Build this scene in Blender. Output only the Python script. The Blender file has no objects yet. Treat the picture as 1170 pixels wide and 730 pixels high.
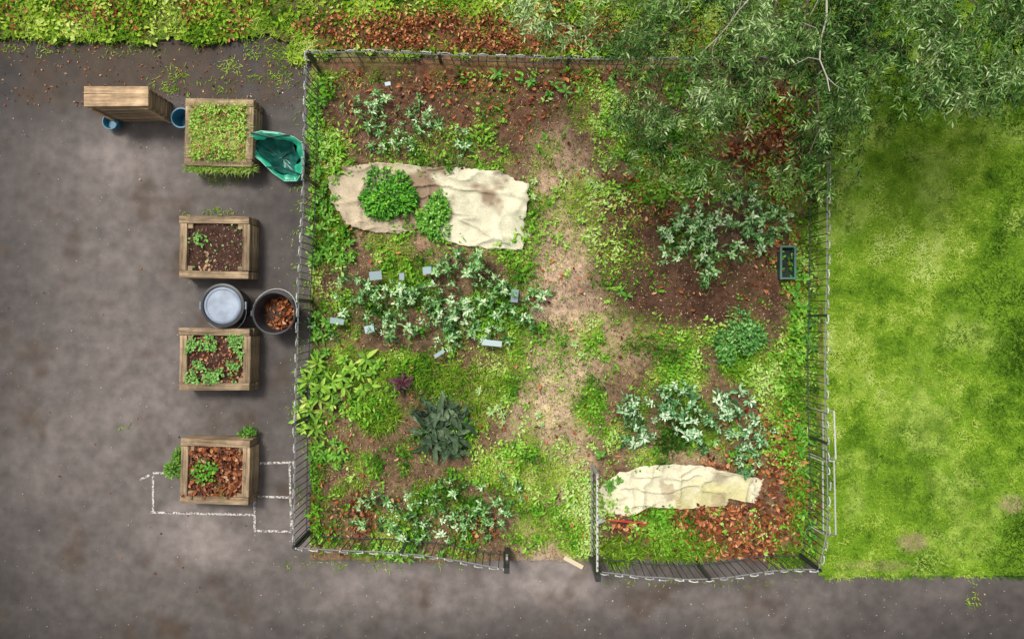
import bpy, math, numpy as np
rng=np.random.default_rng(11)
H=10.0; S=80.0; CX,CY=585.0,365.0
def W(u,v,z=0.0):
    k=(H-np.asarray(z,float))/H/S
    return (np.asarray(u,float)-CX)*k,(CY-np.asarray(v,float))*k
def W3(u,v,z=0.0):
    x,y=W(u,v,z); return np.array([float(x),float(y),float(z)])
# ---------- noise
_tab=np.random.default_rng(3).random((256,256))
def vn(x,y,s=0):
    x=x+s*17.3+1000; y=y+s*7.7+1000
    xi=np.floor(x).astype(int); yi=np.floor(y).astype(int)
    fx=x-xi; fy=y-yi; fx=fx*fx*(3-2*fx); fy=fy*fy*(3-2*fy)
    g=lambda a,b:_tab[a%256,b%256]
    return (g(xi,yi)*(1-fx)+g(xi+1,yi)*fx)*(1-fy)+(g(xi,yi+1)*(1-fx)+g(xi+1,yi+1)*fx)*fy
def fbm(x,y,f=1.0,s=0,o=4):
    x=np.asarray(x,float);y=np.asarray(y,float);t=0;a=1;w=0
    for i in range(o):
        t=t+a*vn(x*f,y*f,s+i*5);w+=a;a*=.55;f*=2.03
    return t/w
def sm(x,a,b):
    t=np.clip((x-a)/(b-a),0,1); return t*t*(3-2*t)
def E(u,v,cx,cy,rx,ry,soft=.45):
    d=np.sqrt(((u-cx)/rx)**2+((v-cy)/ry)**2); return 1-sm(d,1-soft,1+soft)
# ---------- materials
def newmat(name):
    m=bpy.data.materials.new(name); m.use_nodes=True
    nt=m.node_tree; b=nt.nodes['Principled BSDF']; return m,nt,b
def N(nt,t,**k):
    n=nt.nodes.new(t)
    for a,c in k.items(): setattr(n,a,c)
    return n
def mat_leaf(name,rough=.55,tr=.22,spec=.3):
    m,nt,b=newmat(name)
    a=N(nt,'ShaderNodeAttribute',attribute_name='Col')
    nt.links.new(a.outputs['Color'],b.inputs['Base Color'])
    b.inputs['Roughness'].default_value=rough; b.inputs['Specular IOR Level'].default_value=spec
    if tr>0:
        t=N(nt,'ShaderNodeBsdfTranslucent'); nt.links.new(a.outputs['Color'],t.inputs['Color'])
        mx=N(nt,'ShaderNodeMixShader'); mx.inputs[0].default_value=tr
        nt.links.new(b.outputs[0],mx.inputs[1]); nt.links.new(t.outputs[0],mx.inputs[2])
        nt.links.new(mx.outputs[0],nt.nodes['Material Output'].inputs['Surface'])
    return m
def mat_diff(name):
    m,nt,b=newmat(name); a=N(nt,'ShaderNodeAttribute',attribute_name='Col'); d=N(nt,'ShaderNodeBsdfDiffuse')
    nt.links.new(a.outputs['Color'],d.inputs['Color']); nt.links.new(d.outputs[0],nt.nodes['Material Output'].inputs['Surface']); nt.nodes.remove(b); return m
def mat_ground(name,sc1=60,sc2=9,lo=.6,hi=1.4,bump=.5,bd=.01,rough=.95,spec=.1):
    m,nt,b=newmat(name)
    a=N(nt,'ShaderNodeAttribute',attribute_name='Col')
    tc=N(nt,'ShaderNodeTexCoord')
    n1=N(nt,'ShaderNodeTexNoise'); n1.inputs['Scale'].default_value=sc1; n1.inputs['Detail'].default_value=4
    n2=N(nt,'ShaderNodeTexNoise'); n2.inputs['Scale'].default_value=sc2; n2.inputs['Detail'].default_value=5
    for n in(n1,n2): nt.links.new(tc.outputs['Object'],n.inputs['Vector'])
    ad=N(nt,'ShaderNodeMath',operation='ADD'); nt.links.new(n1.outputs[0],ad.inputs[0]); nt.links.new(n2.outputs[0],ad.inputs[1])
    mr=N(nt,'ShaderNodeMapRange'); mr.inputs['From Min'].default_value=.65; mr.inputs['From Max'].default_value=1.35
    mr.inputs['To Min'].default_value=lo; mr.inputs['To Max'].default_value=hi
    nt.links.new(ad.outputs[0],mr.inputs[0])
    vm=N(nt,'ShaderNodeVectorMath',operation='SCALE'); nt.links.new(a.outputs['Color'],vm.inputs[0]); nt.links.new(mr.outputs[0],vm.inputs['Scale'])
    nt.links.new(vm.outputs[0],b.inputs['Base Color'])
    bp=N(nt,'ShaderNodeBump'); bp.inputs['Strength'].default_value=bump; bp.inputs['Distance'].default_value=bd
    nt.links.new(n1.outputs[0],bp.inputs['Height']); nt.links.new(bp.outputs[0],b.inputs['Normal'])
    b.inputs['Roughness'].default_value=rough; b.inputs['Specular IOR Level'].default_value=spec
    return m
def mat_plain(name,col,rough=.5,metal=0,var=.25,sc=12,bump=.1,spec=.5):
    m,nt,b=newmat(name)
    tc=N(nt,'ShaderNodeTexCoord'); n=N(nt,'ShaderNodeTexNoise'); n.inputs['Scale'].default_value=sc; n.inputs['Detail'].default_value=7
    nt.links.new(tc.outputs['Object'],n.inputs['Vector'])
    mr=N(nt,'ShaderNodeMapRange'); mr.inputs['From Min'].default_value=.3; mr.inputs['From Max'].default_value=.7
    mr.inputs['To Min'].default_value=1-var; mr.inputs['To Max'].default_value=1+var; nt.links.new(n.outputs[0],mr.inputs[0])
    vm=N(nt,'ShaderNodeVectorMath',operation='SCALE'); vm.inputs[0].default_value=col; nt.links.new(mr.outputs[0],vm.inputs['Scale'])
    nt.links.new(vm.outputs[0],b.inputs['Base Color'])
    bp=N(nt,'ShaderNodeBump'); bp.inputs['Strength'].default_value=bump; bp.inputs['Distance'].default_value=.01
    nt.links.new(n.outputs[0],bp.inputs['Height']); nt.links.new(bp.outputs[0],b.inputs['Normal'])
    b.inputs['Roughness'].default_value=rough; b.inputs['Metallic'].default_value=metal; b.inputs['Specular IOR Level'].default_value=spec
    return m
def mat_wood(name,c1,c2):
    m,nt,b=newmat(name)
    tc=N(nt,'ShaderNodeTexCoord'); mp=N(nt,'ShaderNodeMapping'); mp.inputs['Scale'].default_value=(1.5,22,22)
    oi=N(nt,'ShaderNodeObjectInfo')
    nt.links.new(tc.outputs['Object'],mp.inputs['Vector']); nt.links.new(oi.outputs['Location'],mp.inputs['Location'])
    n=N(nt,'ShaderNodeTexNoise'); n.inputs['Scale'].default_value=1.6; n.inputs['Detail'].default_value=8; n.inputs['Roughness'].default_value=.65
    nt.links.new(mp.outputs[0],n.inputs['Vector'])
    n2=N(nt,'ShaderNodeTexNoise'); n2.inputs['Scale'].default_value=5; n2.inputs['Detail'].default_value=5; nt.links.new(tc.outputs['Object'],n2.inputs['Vector'])
    r=N(nt,'ShaderNodeValToRGB'); r.color_ramp.elements[0].position=.33; r.color_ramp.elements[1].position=.68
    r.color_ramp.elements[0].color=(*c1,1); r.color_ramp.elements[1].color=(*c2,1)
    nt.links.new(n.outputs[0],r.inputs[0])
    mr=N(nt,'ShaderNodeMapRange'); mr.inputs['From Min'].default_value=.3; mr.inputs['From Max'].default_value=.7; mr.inputs['To Min'].default_value=.5; mr.inputs['To Max'].default_value=1.2
    nt.links.new(n2.outputs[0],mr.inputs[0])
    mr2=N(nt,'ShaderNodeMapRange'); mr2.inputs['To Min'].default_value=.7; mr2.inputs['To Max'].default_value=1.25; nt.links.new(oi.outputs['Random'],mr2.inputs[0])
    mu=N(nt,'ShaderNodeMath',operation='MULTIPLY'); nt.links.new(mr.outputs[0],mu.inputs[0]); nt.links.new(mr2.outputs[0],mu.inputs[1])
    vm=N(nt,'ShaderNodeVectorMath',operation='SCALE'); nt.links.new(r.outputs[0],vm.inputs[0]); nt.links.new(mu.outputs[0],vm.inputs['Scale'])
    nt.links.new(vm.outputs[0],b.inputs['Base Color'])
    bp=N(nt,'ShaderNodeBump'); bp.inputs['Strength'].default_value=.5; bp.inputs['Distance'].default_value=.008
    nt.links.new(n.outputs[0],bp.inputs['Height']); nt.links.new(bp.outputs[0],b.inputs['Normal'])
    b.inputs['Roughness'].default_value=.85; b.inputs['Specular IOR Level'].default_value=.2
    return m
M_leaf=mat_leaf('foliage',.5,.15); M_grass=mat_diff('grass_blades'); M_litter=mat_diff('dead_leaf'); M_attr=mat_leaf('painted_metal',.4,0,.5)
M_soil=mat_ground('soil',70,14,.4,1.6,.9,.02)
M_lawn=mat_ground('lawn_base',50,7,.6,1.4,.7,.02)
M_asph=mat_ground('asphalt',120,6,.62,1.38,.6,.008,.7,.35)
M_fab=mat_ground('stained_fabric',40,7,.8,1.2,.3,.01,.9,.1)
M_wood=mat_wood('weathered_wood',(.13,.085,.05),(.50,.37,.23))
M_woodl=mat_wood('light_wood',(.34,.22,.12),(.72,.52,.32))
# ---------- mesh helpers
def mkmesh(name,V,T,C,mat,parent=None,smooth=False):
    V=np.ascontiguousarray(V,np.float32); T=np.ascontiguousarray(T,np.int32)
    me=bpy.data.meshes.new(name); me.vertices.add(len(V)); me.vertices.foreach_set('co',V.ravel())
    me.loops.add(T.size); me.loops.foreach_set('vertex_index',T.ravel())
    me.polygons.add(len(T)); me.polygons.foreach_set('loop_start',np.arange(0,T.size,T.shape[1],dtype=np.int32))
    me.update(calc_edges=True)
    if C is not None:
        ca=me.color_attributes.new('Col','FLOAT_COLOR','POINT')
        c4=np.ones((len(V),4),np.float32); c4[:,:3]=np.clip(C,0,1); ca.data.foreach_set('color',c4.ravel())
    me.polygons.foreach_set('use_smooth',np.full(len(T),bool(smooth)))
    me.validate(); me.materials.append(mat)
    o=bpy.data.objects.new(name,me); bpy.context.scene.collection.objects.link(o)
    if parent: o.parent=parent
    return o
def empty(name,x,y,z=0):
    o=bpy.data.objects.new(name,None); o.empty_display_size=.1; o.location=(float(x),float(y),z)
    bpy.context.scene.collection.objects.link(o); return o
def template(ts,ws):
    V=[];T=[]
    for t,w in zip(ts,ws): V+= [(t,-w/2),(t,0),(t,w/2)]
    for i in range(len(ts)-1):
        a=3*i
        T+=[(a,a+3,a+4),(a,a+4,a+1),(a+1,a+4,a+5),(a+1,a+5,a+2)]
    return np.array(V),np.array(T)
T_BLADE=(np.array([(0,-.5),(0,.5),(.5,-.42),(.5,.42),(1,0)]),np.array([(0,1,3),(0,3,2),(2,3,4)]))
T_DIA=(np.array([(0,0),(.45,-.5),(1,0),(.45,.5)]),np.array([(0,2,1),(0,3,2)]))
T_LEAF=template([0,.25,.55,.82,1],[.08,.75,1,.62,.03])
T_STRAP=template([0,.12,.25,.38,.5,.62,.75,.88,1],[.15,.25,.7,.95,1.05,.9,1.0,.7,.1])
class B:
    def __init__(s): s.V=[];s.T=[];s.C=[];s.n=0
    def raw(s,V,T,c):
        V=np.asarray(V,float);T=np.asarray(T,int)
        c=np.broadcast_to(np.asarray(c,float),(len(V),3))
        s.V.append(V);s.T.append(T+s.n);s.C.append(c);s.n+=len(V)
    def leaves(s,tp,pos,yaw,pitch,roll,L,Wd,col,droop=0.0,fold=.2,tip=.25,wave=0.0):
        tv,tt=tp; n=len(pos)
        if n==0: return
        f=lambda a:np.broadcast_to(np.asarray(a,float),(n,))[:,None]
        yaw,pitch,roll,L,Wd,droop=map(f,(yaw,pitch,roll,L,Wd,droop))
        t=tv[:,0][None];w=tv[:,1][None]
        x=t*L; y=w*Wd; z=np.abs(w)*fold*Wd*2-droop*L*t*t
        if wave: z=z+wave*Wd*np.abs(w)*2*np.sin(t*21+w*5+yaw*7)
        y,z=y*np.cos(roll)-z*np.sin(roll),y*np.sin(roll)+z*np.cos(roll)
        x,z=x*np.cos(pitch)-z*np.sin(pitch),x*np.sin(pitch)+z*np.cos(pitch)
        x,y=x*np.cos(yaw)-y*np.sin(yaw),x*np.sin(yaw)+y*np.cos(yaw)
        V=np.stack([x,y,z],-1)+np.asarray(pos)[:,None,:]
        T=tt[None]+(np.arange(n)*len(tv))[:,None,None]
        C=np.asarray(col)[:,None,:]*(1-tip/2+tip*t[...,None])
        s.V.append(V.reshape(-1,3));s.T.append(T.reshape(-1,3)+s.n);s.C.append(C.reshape(-1,3));s.n+=n*len(tv)
    def tube(s,pts,rad,col,k=6):
        pts=np.asarray(pts,float); rad=np.broadcast_to(rad,(len(pts),)); V=[];T=[]
        for i,p in enumerate(pts):
            d=pts[min(i+1,len(pts)-1)]-pts[max(i-1,0)]; d=d/(np.linalg.norm(d)+1e-9)
            a=np.cross(d,[0,0,1.]) if abs(d[2])<.9 else np.cross(d,[1.,0,0]); a/=np.linalg.norm(a); b=np.cross(d,a)
            for j in range(k):
                th=2*math.pi*j/k; V.append(p+rad[i]*(a*math.cos(th)+b*math.sin(th)))
        for i in range(len(pts)-1):
            for j in range(k):
                q=i*k+j;r=i*k+(j+1)%k; T+=[(q,r,r+k),(q,r+k,q+k)]
        e=(len(pts)-1)*k
        for j in range(1,k-1): T+=[(0,j+1,j),(e,e+j,e+j+1)]
        s.raw(V,T,col)
    def box(s,c,sz,col,rz=0,rx=0,ry=0):
        v=np.array([(x,y,z) for x in(-.5,.5) for y in(-.5,.5) for z in(-.5,.5)])*np.array(sz)
        def R(v,a,i,j):
            o=v.copy();o[:,i]=v[:,i]*math.cos(a)-v[:,j]*math.sin(a);o[:,j]=v[:,i]*math.sin(a)+v[:,j]*math.cos(a);return o
        v=R(v,rx,1,2);v=R(v,ry,2,0);v=R(v,rz,0,1)
        q=[(0,1,3,2),(4,6,7,5),(0,4,5,1),(2,3,7,6),(0,2,6,4),(1,5,7,3)];T=[]
        for a,b,c2,d in q:T+=[(a,b,c2),(a,c2,d)]
        s.raw(v+np.array(c),T,col)
    def finish(s,name,mat,parent=None,smooth=False):
        return mkmesh(name,np.concatenate(s.V),np.concatenate(s.T),np.concatenate(s.C),mat,parent,smooth)
def grid(name,xs,ys,zf,cf,mat,keep=None):
    X,Y=np.meshgrid(xs,ys); U=X*S+CX; Vv=CY-Y*S
    Z=zf(X,Y,U,Vv)+0*X; C=cf(X,Y,U,Vv)
    nx,ny=len(xs),len(ys); i=np.arange(nx-1)[None]+nx*np.arange(ny-1)[:,None]
    Q=np.stack([i,i+1,i+1+nx,i+nx],-1).reshape(-1,4)
    if keep is not None:
        k=keep(X,Y,U,Vv).ravel(); Q=Q[k[Q].all(1)]
    return mkmesh(name,np.stack([X,Y,Z],-1).reshape(-1,3),Q,C.reshape(-1,3),mat,smooth=True)
def mixc(base,col,m): return base*(1-m[...,None])+np.array(col)*m[...,None]
def spread(lo,hi,step,far=60):
    f=np.geomspace(.5,far,9); return np.concatenate([(lo-f)[::-1],np.arange(lo,hi,step),hi+f])
def scatter(n,box,fn):
    u=rng.uniform(box[0],box[2],n);v=rng.uniform(box[1],box[3],n)
    k=rng.random(n)<fn(u,v); return u[k],v[k]
def pal(cols,t):
    cols=np.array(cols); t=np.clip(t,0,.9999)*(len(cols)-1); i=t.astype(int); f=(t-i)[:,None]
    return cols[i]*(1-f)+cols[i+1]*f
# ---------- zone maps (ground plan)
def fbu(u,v,f,s=0,o=4): return fbm(u/80,v/80,f,s,o)
def onsheet(u,v): 
    return np.clip(E(u,v,425,228,46,34,.1)+E(u,v,545,240,56,42,.1)+E(u,v,480,215,40,22,.1)+E(u,v,775,556,88,22,.1),0,1)
def crops(u,v):
    return np.clip(E(u,v,515,350,115,52)+E(u,v,825,262,72,40)+E(u,v,795,480,90,42)+E(u,v,505,585,100,34)+E(u,v,460,140,50,40),0,1)
def garden_green(u,v):
    g=.42+0*u
    for cx,cy,rx,ry,val in [(530,125,175,65,.17),(365,250,26,210,.9),(640,215,45,45,.55),(490,350,130,65,.5),(400,440,65,70,.85),
        (520,430,110,35,.55),(460,580,130,70,.85),(560,520,60,60,.75),(690,400,60,60,.55),(770,420,110,40,.5),(640,560,60,90,.8),(760,210,110,40,.65),
        (800,330,120,52,.03),(820,262,70,38,.2),(640,320,38,90,.07),(630,440,32,80,.18),(925,430,28,220,.9),(790,620,110,28,.75),(850,590,70,50,.12),(395,590,40,24,.2),(815,140,60,45,.4),(780,480,90,45,.45),(715,250,40,35,.1),(720,130,60,50,.6)]:
        m=E(u,v,cx,cy,rx,ry); g=g*(1-m)+val*m
    n=fbu(u,v,2.2,2); return np.clip(g*(.05+1.9*sm(n,.32,.68)),0,1)
def litter(u,v):
    l=.04+0*u
    for cx,cy,rx,ry,val in [(560,85,190,25,.3),(560,120,170,35,.12),(850,580,75,62,1),(385,590,42,26,.9),(870,150,55,50,.9),(545,598,30,15,.5),(560,30,190,38,.75),(800,210,110,60,.2),(720,600,30,20,.4),(890,215,25,25,.7),(895,300,40,40,.2),(880,500,35,50,.35)]:
        m=E(u,v,cx,cy,rx,ry); l=np.maximum(l,val*m)
    return np.clip(l*(.25+1.5*sm(fbu(u,v,2.5,9),.32,.6)),0,1)
def garden_col(X,Y,U,V):
    c=np.zeros(X.shape+(3,))+np.array((.17,.108,.066))
    n=fbu(U,V,1.6,4)
    for cx,cy,rx,ry,col,a in [(530,120,180,62,(.12,.066,.042),.9),(640,330,50,150,(.56,.40,.28),.95),(630,500,44,140,(.50,.38,.24),.85),(690,390,60,30,(.45,.34,.20),.7),
       (800,330,120,50,(.085,.046,.030),1),(820,262,75,40,(.10,.06,.04),.8),(715,250,45,40,(.08,.040,.028),.9),(560,282,100,22,(.30,.20,.13),.6),(500,440,80,40,(.12,.072,.045),.7),(635,655,50,20,(.33,.29,.24),.8),(620,240,70,40,(.42,.30,.19),.6),(770,520,60,18,(.42,.31,.19),.6),(500,350,115,52,(.12,.078,.05),.7),(450,262,60,22,(.34,.22,.14),.8),(395,540,40,30,(.16,.09,.06),.6)]:
        m=E(U+30*(n-.5),V+30*(fbu(U,V,1.6,14)-.5),cx,cy,rx,ry,.5)*a; c=mixc(c,col,m)
    g=garden_green(U,V); c=mixc(c,(.16,.21,.035),np.clip(g*.75,0,.8))
    l=litter(U,V); c=mixc(c,(.20,.08,.04),l*.7)
    return c*(.5+1.0*fbu(U,V,5,6))[...,None]
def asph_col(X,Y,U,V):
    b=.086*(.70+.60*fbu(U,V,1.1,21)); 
    b=b*(1-.58*E(U,V,100,50,280,80,.6))*(1-.45*sm(-U,-110,60))*(1-.32*E(U,V,322,300,46,260,.8))  # vignette painted into the asphalt colour: darker at left edge and top-left
    b=b*(1-.48*sm(V,680,760))*(1-.35*sm(-U,-160,20)*sm(V,480,740))*(1-.30*sm(U,900,1170)*sm(V,650,700))  # painted vignette continues along the bottom edge and both lower corners
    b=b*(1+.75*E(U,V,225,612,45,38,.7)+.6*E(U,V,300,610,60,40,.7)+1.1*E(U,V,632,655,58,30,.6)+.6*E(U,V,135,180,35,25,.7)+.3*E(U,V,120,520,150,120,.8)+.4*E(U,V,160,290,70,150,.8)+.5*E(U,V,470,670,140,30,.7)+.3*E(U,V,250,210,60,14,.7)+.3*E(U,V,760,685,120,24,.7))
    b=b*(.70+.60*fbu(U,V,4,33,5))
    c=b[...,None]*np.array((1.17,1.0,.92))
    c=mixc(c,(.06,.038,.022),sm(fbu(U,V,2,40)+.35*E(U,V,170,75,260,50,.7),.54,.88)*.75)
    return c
def lawn_col(X,Y,U,V):
    n=fbu(U,V,1.7,51);n2=fbu(U,V,6,55)
    c=np.zeros(X.shape+(3,))+np.array((.13,.24,.016))
    c=mixc(c,(.25,.35,.06),sm(n,.5,.66)); c=mixc(c,(.07,.14,.010),sm(n2,.5,.7)*.7)
    c=mixc(c,(.30,.22,.13),np.clip(E(U,V,1042,618,18,12)+E(U,V,1155,575,15,11)+E(U,V,1000,645,40,6),0,1)*.7)
    return c
def verge_col(X,Y,U,V):
    c=np.zeros(X.shape+(3,))+np.array((.11,.075,.038))
    c=mixc(c,(.14,.21,.03),sm(fbu(U,V,1.2,61),.30,.55)*(1-.6*E(U,V,560,44,200,22)))
    return mixc(c,(.17,.065,.035),E(U,V,560,40,200,30)*.7)
# ---------- ground sheets
g=grid('ground',spread(-15,15,3,400),spread(-15,15,3,400),lambda X,Y,U,V:-.03+0*X,lambda X,Y,U,V:np.zeros(X.shape+(3,))+np.array((.10,.14,.03)),M_lawn)
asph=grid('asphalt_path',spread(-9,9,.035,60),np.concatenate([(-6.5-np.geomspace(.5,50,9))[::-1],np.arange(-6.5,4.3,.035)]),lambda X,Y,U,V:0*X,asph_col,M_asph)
def soilz(X,Y,U,V): return .006+.05*np.clip(fbm(X,Y,2.0,70)-.25,0,1)+.03*np.clip(fbm(X,Y,11,72)-.3,0,1)*(1-.7*E(U,V,640,420,50,260))
soil=grid('garden_soil',np.arange(-3.05,4.45,.025),np.arange(-3.55,3.85,.025),soilz,garden_col,M_soil,
   keep=lambda X,Y,U,V:(U>350+9*fbu(U,V,4,1))&(V<636+10*fbu(U,V,3,2))&((V<640+20*fbu(U,V,4,2))|(U<585)|(U>683)))
lawnxs=np.concatenate([np.arange(4.2,8.5,.04),8.5+np.geomspace(.5,60,9)])
lawn=grid('lawn',lawnxs,np.concatenate([np.arange(-3.72,6,.04),6+np.geomspace(.5,60,9)]),lambda X,Y,U,V:.012+.03*fbm(X,Y,1.2,80),lawn_col,M_lawn,
   keep=lambda X,Y,U,V:(V<655+6*fbu(U,V,3,3))&(U>932))
verge=grid('verge',np.concatenate([(-8-np.geomspace(.5,60,9))[::-1],np.arange(-8,4.45,.04)]),np.concatenate([np.arange(3.5,6,.04),6+np.geomspace(.5,60,9)]),lambda X,Y,U,V:.035+.05*fbm(X,Y,1.5,81),verge_col,M_soil,
   keep=lambda X,Y,U,V:(V<34+26*fbu(U,V,2.5,5)+20*(U>330)+12*(U>930)))
# ---------- grass
GP=[(.025,.07,.006),(.075,.175,.012),(.18,.33,.022),(.34,.47,.055),(.50,.60,.17)]
def surf(u,v,z0=.02):
    x,y=W(u,v); return np.stack([x,y,np.zeros_like(x)+z0],-1)
def blades(b,u,v,L,Wd,tone,cols=GP,pl=.2,ph=1.0,z=.02,sd=.13):
    n=len(u); b.leaves(T_BLADE,surf(u,v,z),rng.uniform(0,6.28,n),rng.uniform(pl,ph,n),0,L*rng.uniform(.6,1.4,n),Wd*rng.uniform(.7,1.3,n),pal(cols,tone+rng.normal(0,sd,n)),droop=rng.uniform(0,.5,n))
b=B()
def lawnd(u,v):
    bare=np.clip(E(u,v,1042,618,18,11)+E(u,v,1155,575,15,11),0,1)
    return (v<657+5*fbu(u,v,3,3))*(1-.85*bare)*(u>934+12*fbu(u,v,3,8))*np.where((u<1200)&(v>-30),1,.35)
u,v=scatter(165000,(930,-150,1300,665),lawnd)
def lawntone(u,v):
    return .35+.75*(fbu(u,v,1.5,51)-.5)*1.6+.9*(fbu(u,v,7,57)-.5)+.13*sm(v,100,330)-.18*sm(u,1080,1190)-.07*sm(v,560,660)+.05*E(u,v,1040,380,70,180)  # tree shade put into blade colour: tone drops toward the top
blades(b,u,v,.055,.0085,lawntone(u,v),sd=.10)
b.finish('lawn_grass',M_grass)
b=B()
def vd(u,v):
    e=34+26*fbu(u,v,2.5,5)+22*(u>330)
    return (v<e)*(.30+.9*sm(fbu(u,v,1.8,62),.36,.58))*(1-.9*E(u,v,560,44,210,24))
u,v=scatter(60000,(-60,-60,940,75),vd)
blades(b,u,v,.08,.010,.38+1.5*(fbu(u,v,2.5,63)-.45),z=.06)
u,v=scatter(9000,(-60,-60,760,75),vd); n=len(u)
b.leaves(T_LEAF,surf(u,v,.09),rng.uniform(0,6.28,n),rng.uniform(-.2,.6,n),rng.normal(0,.3,n),rng.uniform(.03,.09,n),rng.uniform(.02,.05,n),pal(GP,.38+1.5*(fbu(u,v,2.5,64)-.4)+rng.normal(0,.1,n)),droop=.3)
def spill(u,v): 
    return np.clip(E(u,v,195,90,22,14)*.8+E(u,v,225,100,50,10)*.5+E(u,v,250,200,35,12)*.8+E(u,v,300,70,45,22)*.8+E(u,v,240,243,30,5)*.7+E(u,v,336,470,12,30)*.5+E(u,v,343,340,10,280)*.35+E(u,v,325,88,18,30)*.4+E(u,v,60,50,200,14)*.4+E(u,v,430,646,90,6)*.5+E(u,v,800,665,120,5)*.3+E(u,v,152,487,14,3)*.5+E(u,v,1110,683,10,14)*.35,0,1)*sm(fbu(u,v,5,66),.38,.6)
u,v=scatter(140000,(0,40,1150,700),spill); blades(b,u,v,.05,.009,.42+.8*(fbu(u,v,4,63)-.4),z=.005)
b.finish('verge_grass',M_grass)
b=B()
inp=lambda u,v:(u>356)*(u<932)*(v>82)*(v<634)*(1-onsheet(u,v))
gw=lambda u,v:garden_green(u,v)*inp(u,v)
u,v=scatter(180000,(345,75,945,645),gw)
def gtone(u,v): return .44+1.35*(fbu(u,v,2.0,90)-.5)+.8*(fbu(u,v,8,92)-.5)+.16*E(u,v,640,520,80,150)-.18*crops(u,v)
blades(b,u,v,.05,.009,gtone(u,v),z=.035)
CP=[(.02,.06,.008),(.055,.18,.014),(.13,.34,.025),(.27,.50,.06),(.45,.62,.20)]
u,v=scatter(72000,(345,75,945,645),lambda u,v:gw(u,v)*sm(fbu(u,v,3.2,95),.38,.6)); n=len(u)
b.leaves(T_LEAF,np.stack([*W(u,v),rng.uniform(.04,.10,n)],-1),rng.uniform(0,6.28,n),rng.uniform(-.3,.6,n),rng.normal(0,.35,n),rng.uniform(.02,.055,n),rng.uniform(.015,.034,n),pal(CP,gtone(u,v)+.05+rng.normal(0,.13,n)),droop=.2)
u,v=scatter(5400,(345,75,945,645),lambda u,v:np.clip(gw(u,v)+.03,0,1)*inp(u,v)*(1-.4*crops(u,v))*sm(fbu(u,v,2.4,97),.4,.6)); 
for k in range(5):
    n=len(u); uu=u+rng.normal(0,2,n); vv=v+rng.normal(0,2,n)
    b.leaves(T_LEAF,np.stack([*W(uu,vv),rng.uniform(.06,.14,n)],-1),rng.uniform(0,6.28,n),rng.uniform(-.1,.7,n),rng.normal(0,.3,n),rng.uniform(.04,.085,n),rng.uniform(.018,.038,n),pal(CP,gtone(u,v)+.08+rng.normal(0,.13,n)),droop=.35)
b.finish('garden_weeds',M_grass)
# ---------- leaf litter
LP=[(.05,.022,.015),(.17,.055,.025),(.38,.125,.05),(.56,.25,.11),(.70,.46,.28)]
def addlitter(b,u,v,z=.05,sz=1.0,zr=.03,x=None):
    n=len(u); p=np.stack([*W(u,v),z+rng.uniform(0,zr,n)],-1) if x is None else x
    b.leaves(T_LEAF,p,rng.uniform(0,6.28,n),rng.normal(0,.25,n),rng.normal(0,.4,n),sz*rng.uniform(.04,.11,n),sz*rng.uniform(.02,.065,n),pal(LP,rng.beta(1.2,1.9,n)),droop=rng.normal(0,.35,n),fold=.35)
b=B()
u,v=scatter(38000,(350,75,940,640),lambda u,v:litter(u,v)**1.4*inp(u,v)*.85); addlitter(b,u,v,sz=.85)
u,v=scatter(14000,(330,-60,940,62),lambda u,v:E(u,v,560,42,210,26)*.85*(v<60)*sm(fbu(u,v,2.6,99),.36,.58)); addlitter(b,u,v,.09,.66)
u,v=scatter(9000,(-60,-60,760,56),lambda u,v:sm(fbu(u,v,2,98),.5,.65)*.6); addlitter(b,u,v,.09,.66)
u,v=scatter(900,(0,50,345,120),lambda u,v:.35+0*u); addlitter(b,u,v,.004,.4,.01)
u,v=scatter(260,(0,100,345,720),lambda u,v:.25+0*u); addlitter(b,u,v,.004,.4,.01)
u,v=scatter(36000,(352,80,935,640),lambda u,v:inp(u,v)*(.35+.4*(1-garden_green(u,v)))); n=len(u)
b.leaves(T_DIA,surf(u,v,.05),rng.uniform(0,6.28,n),rng.normal(0,.2,n),rng.normal(0,.3,n),rng.uniform(.012,.05,n),rng.uniform(.005,.018,n),pal([(.03,.018,.012),(.14,.07,.04),(.38,.25,.15),(.66,.5,.33)],rng.beta(1.3,1.8,n)))
b.finish('leaf_litter',M_litter)
b=B(); u,v=scatter(1100,(-40,55,345,735),lambda u,v:.5+0*u); u2,v2=scatter(600,(345,662,1200,735),lambda u,v:.5+0*u)
u=np.r_[u,u2];v=np.r_[v,v2]
for i in range(len(u)):
    x,y=W(u[i],v[i]); s_=rng.uniform(.004,.012)*(1 if rng.random()<.9 else 1.8); b.box((x,y,s_*.3),(s_,s_*rng.uniform(.5,1),s_*.6),np.array((.45,.40,.33))*rng.uniform(.35,1.2),rng.uniform(0,3))
b.finish('gravel_bits',M_attr)
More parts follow.
